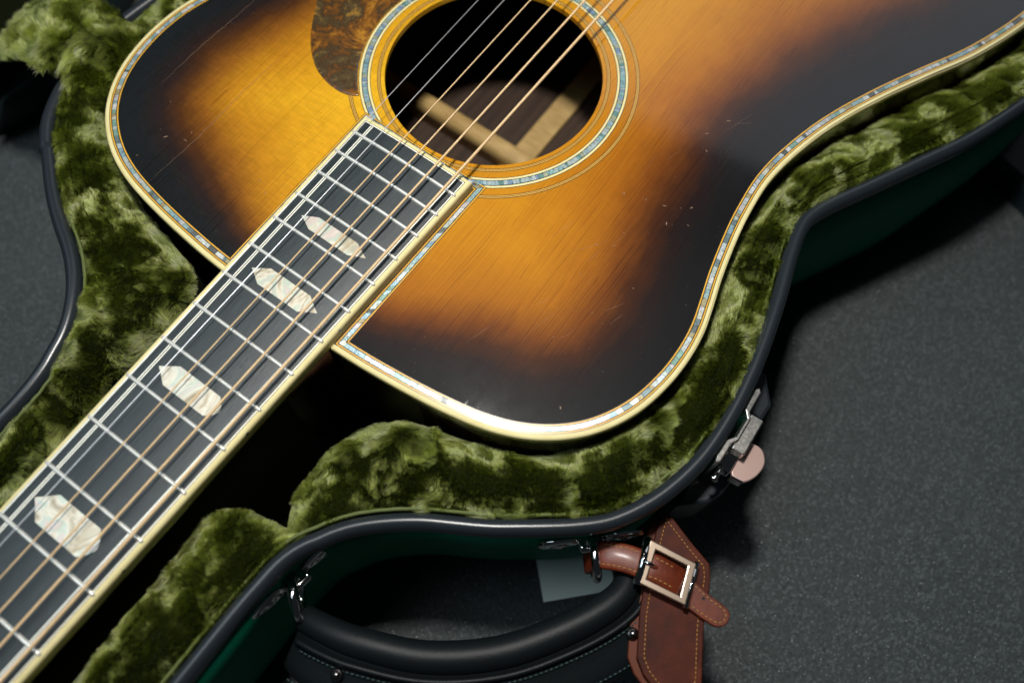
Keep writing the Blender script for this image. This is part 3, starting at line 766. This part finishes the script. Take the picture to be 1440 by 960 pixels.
bt = lidp+normals2(lidp, True)*9
bc = lidp.mean(0); bt = bc+(lidp-bc)*.96; mesh('lid_bottom', [(x, y, -122) for x, y in bt], tri(bt), plush_base, lid)
# plush covered stay between the case and the lid
sx0 = np.array([(393,147,-26),(392,158,-15),(390,172,-12),(387,188,-15),(385,204,-22),(382,220,-34),(378,238,-56),(374,258,-90)], float)
sx1 = np.array([(434,156,-26),(434,166,-15),(433,180,-12),(430,196,-15),(427,212,-22),(423,228,-35),(418,246,-58),(412,266,-92)], float)
sx0 = catmull(sx0, 4); sx1 = catmull(sx1, 4)
W = 10; Gs = np.zeros((len(sx0), W, 3))
for i in range(len(sx0)):
    for j in range(W):
        t = j/(W-1); Gs[i, j] = sx0[i]*(1-t)+sx1[i]*t+np.array([0, 0, 5*math.sin(math.pi*t)+1.2*math.sin(i*.7+j)])
stay = mesh('lid_stay', Gs.reshape(-1, 3), [(i*W+j, i*W+j+1, (i+1)*W+j+1, (i+1)*W+j) for i in range(len(sx0)-1) for j in range(W-1)], plush_base, case, True)
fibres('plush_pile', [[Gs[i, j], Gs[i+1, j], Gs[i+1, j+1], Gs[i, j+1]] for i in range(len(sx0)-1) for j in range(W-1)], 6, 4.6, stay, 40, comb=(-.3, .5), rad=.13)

# handle: padded roll with a stitched flange, hanging on two rings
roll = catmull([(272,-79,-46),(274,-90,-42),(278,-104,-40),(289,-128,-40),(307,-150,-40),(329,-166,-40),(347,-175,-41),(358,-176,-43),(365,-171,-46)], 8)
n_ = len(roll)
rr = 5.2+1.3*np.sin(np.linspace(0, math.pi, n_))
b = B(); b.add(*tube(roll, rr, 14)); handle = b.make('carrying_handle', vinyl, case, True)
Mh = normals2(roll[:, :2], False)
side = -1 if (Mh[n_//2][0] > 0) else 1
def hp(i, off, z): q = roll[i, :2]+Mh[i]*off*side; return (q[0], q[1], roll[i, 2]+z)
V = []; F = []
ks = [(4, 3.0), (7, 1.0), (11, -1.2), (16, -2.6), (20, -3.8), (24.5, -5.5), (25.2, -6.8), (24, -7.8), (14, -6.5), (5, -4)]
for i in range(n_):
    en = math.sin(math.pi*min(1, max(0, (i+2)/(n_+3))))**.35
    for o_, z in ks: V.append(hp(i, o_*(.55+.45*en) , z))
m_ = len(ks)
F = [(i*m_+j, (i+1)*m_+j, (i+1)*m_+(j+1) % m_, i*m_+(j+1) % m_) for i in range(n_-1) for j in range(m_)]
F += [tuple(range(m_)), tuple(range((n_-1)*m_, n_*m_))]
mesh('handle_flange', V, F, vinyl, handle, True)
b = B(); b.add(*tube(np.array([hp(i, 8.6, 1.3) for i in range(2, n_-2)]), 1.2, 8)); b.make('piping', vinyl, handle, True)
b = B()
for off, z in ((11.2, -.6), (22.5, -4.2)):
    line_ = resample(np.array([hp(i, off, z) for i in range(4, n_-4)]), 2.1)
    for i in range(len(line_)-1): b.add(*tube([line_[i]+(line_[i+1]-line_[i])*.15, line_[i]+(line_[i+1]-line_[i])*.5+np.array([0,0,.25]), line_[i]+(line_[i+1]-line_[i])*.8], .38, 5))
b.make('handle_stitching', thread_dark, handle, True, kind='stuff')
for i, off in ((14, 13), (n_-17, 13.5)):
    c = np.array(hp(i, off, .3)); b = B()
    b.add(*tube([c+(0,0,-3), c, c+(0,0,.7), c+(0,0,1.1)], [2.5, 2.5, 2.1, 1.2], 18)); b.add(*tube([c+(0,0,1), c+(0,0,1.9), c+(0,0,2.3)], [1.5, 1.3, .3], 12))
    b.make('rivet', dark_metal, handle, True)
def plate(c, dirx, up, m=chrome, rd=None):              # oval screw plate on the case wall plus the ring it holds
    c = np.array(c, float); dx = np.array([*dirx, 0.]); dx /= np.linalg.norm(dx); nm_ = np.array([dx[1], -dx[0], 0.])
    if np.dot(nm_[:2], np.array([-.7, -.7])) < 0: nm_ = -nm_
    ob = []
    for s_ in (-1, 1):
        pc = c+dx*s_*13+nm_*.4; ring_ = []
        V = []; n = 20
        for lay, (ro, h_) in enumerate(((1, 0), (1, 1.0), (.88, 1.6), (.55, 1.7), (.45, 1.0), (.0, 1.0))):
            for q in range(n):
                an = 2*math.pi*q/n; V.append(pc+dx*(9*math.cos(an)*ro)+np.array([0,0,1])*(6*math.sin(an)*ro)+nm_*h_)
        F = [(l*n+q, l*n+(q+1) % n, (l+1)*n+(q+1) % n, (l+1)*n+q) for l in range(5) for q in range(n)]
        ob.append(mesh('screw_plate', V, F, m, handle, True))
        V, F = tube([pc+nm_*1.0, pc+nm_*2.0, pc+nm_*2.7], [3.2, 2.6, .4], 14); mesh('screw', V, F, chrome_worn, ob[-1], True)
    V, F = tube([c+dx*-5+nm_*1, c+dx*-4+nm_*4.5, c+dx*4+nm_*4.5, c+dx*5+nm_*1], 1.6, 10); mesh('ring_loop', V, F, m, handle, True)
    nr = nm_ if rd is None else np.array([*rd, 0.]); rc = c+nr*8.0+np.array([0, 0, -2.]); t = np.linspace(0, 2*math.pi, 28, endpoint=False)
    Rg = np.array([rc+nr*(8.2*math.cos(a))+np.array([0, 0, 1])*(6.5*math.sin(a)) for a in t]); 
    V, F = tube(Rg, 1.9, 12, closed=True); mesh('ring', V, F, m, handle, True)
plate((282,-66.5,-38), (1, -.16), 1, rd=(-.66, -.75))
plate((364,-154,-40), (.68, -.73), 1)

# latches: box, hinge pin and rounded lever outside the edging
def latch(c, ang, name, full=True):
    c = np.array(c, float); ca, sa = math.cos(ang), math.sin(ang)
    T = lambda P_: [(c[0]-x*ca-y*sa, c[1]-x*sa+y*ca, c[2]+z) for x, y, z in P_]      # local: x along the rim, +y outwards
    def add(V, F, nm, m, par, sm=False, bv=0):
        o = mesh(nm, T(V), F, m, par, sm)
        if bv: bevel(o, bv)
        return o
    # wall-hugging base plate with ears
    pl = prism([(-17,-1.2),(-14,-1.9),(-6,-1.4),(-3,.9),(6,.9),(9,-1.4),(19,-1.9),(20.5,-.9),(19,.5),(9,.6),(7,2.2),(-4,2.2),(-7,.6),(-16,.4)], -22, 3, .4)
    base = add(*pl, name, chrome_worn, case)
    if not full: return base
    add(*box((.8, 4.4, -2), (17, 5.6, 7)), 'latch_bar', chrome_worn, base, False, .5)
    add(*box((-11.5, 3.8, -7), (8.5, 5.2, 6)), 'latch_body', chrome, base, False, .6)
    V, F = tube([(-21,2,-5),(-19.5,2.4,-4.8),(-14.2,2.6,-4.6)], [1.1, 1.1, 1.1], 12); pin = add(V, F, 'hinge_pin', chrome, base, True)
    V, F = tube([(-21.6,2,-5.2),(-20.6,2.1,-5),(-20.0,2.2,-5)], [1.2, 2.0, 1.2], 12); add(V, F, 'pin_head', chrome, pin, True)
    lv = catmull([(-15,8.5),(-12,6.4),(-3,6.2),(1.4,8.2),(1.6,13),(-3,16.6),(-9.5,16.2),(-14.6,13)], 6, True)
    V, F = prism(lv, -8.6, -6.4, .5); Nl = len(lv); add(V, F, 'latch_lever', lever_mat, base, False)
    V, F = prism([(-15.6,12.5),(-15.9,7.5),(-14.9,7.3),(-14.4,12.8)], -12, -6.2, .2); add(V, F, 'lever_edge', chrome, base)
    return base
latch((430,-178.6,-21), math.pi+.03, 'latch')
latch((650,-207.5,-48), math.pi-.4, 'latch', False)
# moulded plinth of the shell under the latch
b = B(); b.add(*prism([(474,-171),(470,-178),(459,-187),(446,-187),(425,-190),(412,-189),(405,-186),(396,-176),(420,-172)], -75, -44, 1.5)); b.make('latch_plinth', rim_mat, case)

# ------------------------------------------------------------------ leather tag buckled to the handle
tag = empty('leather_tag', (362,-198,-60), 'brown leather luggage tag buckled round the right end of the black case handle', 'luggage tag')
tz = -38
poly = np.array([(391.0,-173.0),(385.4,-189.2),(382.7,-198.4),(378.3,-201.7),(360.9,-208.7),(342.8,-218.5),(333.5,-220.3),(329.0,-215),(329.6,-207.9),(332.4,-198.8),(335.9,-193.7),(350.8,-185.6),(368.9,-178.2),(383.0,-173.8),(388.5,-172.5)])
V, F = prism(poly, tz-2.2, tz, .5); mesh('leather_panel', V, F, leather_panel_mat, tag)
low = poly.copy(); cc = poly.mean(0); low = cc+(poly-cc)*1.0+np.array([-1.6, 2.6])
V, F = prism(low, tz-6, tz-3.6, .5); mesh('leather_panel', V, F, leather_edge, tag)
def stitches(P, step, m, par, name='stitching', r=.21, closed=False):
    L = resample(np.array(P, float), step, closed); b = B()
    for i in range(len(L)-(0 if closed else 1)):
        a, c_ = L[i], L[(i+1) % len(L)]; d = c_-a
        b.add(*tube([a+d*.12+(0,0,-.1), a+d*.45+(0,0,.22), a+d*.78+(0,0,-.1)], r, 5))
    return b.make(name, m, par, True, kind='stuff')
pin_ = poly if .5*np.sum(poly[:, 0]*np.roll(poly[:, 1], -1)-np.roll(poly[:, 0], -1)*poly[:, 1]) > 0 else poly[::-1]
ins = pin_+normals2(pin_, True)*2.6
stitches(np.c_[ins, np.full(len(ins), tz+.1)], 1.7, thread_gold, tag, closed=True)
# strap
def band(P, n, wd, th, m, name, par, up=None):
    P = catmull(np.array(P, float), 8); V = []; F = []
    for i in range(len(P)):
        t = P[min(i+1, len(P)-1)]-P[max(i-1, 0)]; t /= np.linalg.norm(t)
        s_ = np.array(n[0])*(1-i/(len(P)-1))+np.array(n[1])*(i/(len(P)-1)); s_ -= t*np.dot(s_, t); s_ /= np.linalg.norm(s_)
        u = np.cross(t, s_); u = u if u[2] > 0 or up else -u
        w_ = wd
        for a, c_ in ((-.5,-.5),(-.5,.2),(-.42,.5),(.42,.5),(.5,.2),(.5,-.5)): V.append(P[i]+s_*a*w_+u*c_*th)
    for i in range(len(P)-1):
        for j in range(6): F.append((i*6+j, (i+1)*6+j, (i+1)*6+(j+1) % 6, i*6+(j+1) % 6))
    F += [tuple(range(6)), tuple(range((len(P)-1)*6, len(P)*6))]
    o = mesh(name, V, F, m, par, True); return o, P
sA = [(356.5,-157.5,-50),(358.8,-159.3,-40),(360.6,-162,-36.4),(364,-169.5,-34.6),(366.2,-177.3,-33.8),(367.6,-182,-33.6),(368.6,-188.5,-34.6),(369.2,-192.5,-36.2)]
o_, Pc = band(sA, ((.78,.62,0), (.97,.2,0)), 11.0, 2.0, leather, 'strap', tag)
for s_ in (-1, 1):
    lnA = Pc[8:50]+np.array([.88, .44, 0])*s_*3.9+np.array([0, 0, 1.05]); stitches(lnA, 2.1, thread_gold, o_)
endp = np.array([(373.2,-193.5),(372.4,-200),(371.8,-205),(371.7,-210.5),(370.4,-214.1),(366.2,-215),(363.1,-212.4),(362.5,-207.6),(362.5,-201),(362.6,-194.7)])
V, F = prism(catmull(endp, 4), -37.2, -35.2, .5); so = mesh('strap_end', V, F, leather, tag)
ep = catmull(endp, 4)[::-1]; ei = ep+normals2(ep, False)*(-1.5 if False else 1.5)
stitches(np.c_[ei, np.full(len(ei), -35.1)], 1.9, thread_gold, so)
hole = B(); hole.add(*tube([(369.2,-202.8,-35.5),(369.2,-202.8,-35.05)], .7, 10)); hole.make('strap_hole', black_line, so)
bo_ = np.array([(375.4,-173.9),(378.0,-193.5),(362.1,-198.0),(358.6,-178.3)])
bi_ = np.array([(373.3,-177.6),(375.3,-191.0),(363.9,-194.4),(361.6,-180.6)])
V = []; F = []
for z_, P4, Q4 in ((-34.5, bo_, bi_), (-31.2, bo_, bi_)):
    V += [(*q, z_) for q in P4]+[(*q, z_) for q in Q4]
for i in range(4):
    j = (i+1) % 4
    F += [(8+i, 8+j, 12+j, 12+i), (i, 4+i, 4+j, j), (i, j, 8+j, 8+i), (4+i, 12+i, 12+j, 4+j)]
buckle = bevel(mesh('buckle', V, F, buckle_mat, tag), .45, 3)
V, F = tube([(366.6,-175.6,-30.9),(367.2,-178.5,-30.6),(367.9,-181.6,-32.0)], [.9, .85, .6], 10); mesh('buckle_prong', V, F, chrome, buckle, True)
V, F = tube([(376,-172.9,-33),(367.2,-175.9,-32.6),(358.2,-179,-33)], [1.9, 1.9, 1.9], 12); mesh('buckle_bar', V, F, chrome, buckle, True)
V, F = tube([(379,-193.4,-32.6),(370,-196,-32.5),(361.6,-198.7,-32.8)], [1.1, 1.1, 1.1], 12); mesh('buckle_bar', V, F, chrome, buckle, True)

# ------------------------------------------------------------------ second dark case at the right edge
cp = catmull([(713,-219),(700,-247),(680,-290),(640,-380),(600,-470),(700,-520),(880,-480),(930,-300),(860,-215),(760,-200)], 6, True)
b = B(); b.add(*prism(cp, -129.6, -112, 4))
o = b.make('dark_case', dark_plastic, None, False); o['label'] = 'dark teal case lying on the floor at the right edge, beyond the green case'; o['category'] = 'case'

# pale card added on the carpet for a pale area of unclear cause
b = B(); b.add(*prism([(360,-132),(384,-160),(366,-178),(340,-152)], FL+.3, FL+1.8, .2))
patch = b.make('pale_patch', mat('pale_patch', (.75,.85,.8), .35), None); patch['label'] = 'small pale grey card lying on the carpet behind the handle'; patch['category'] = 'patch'
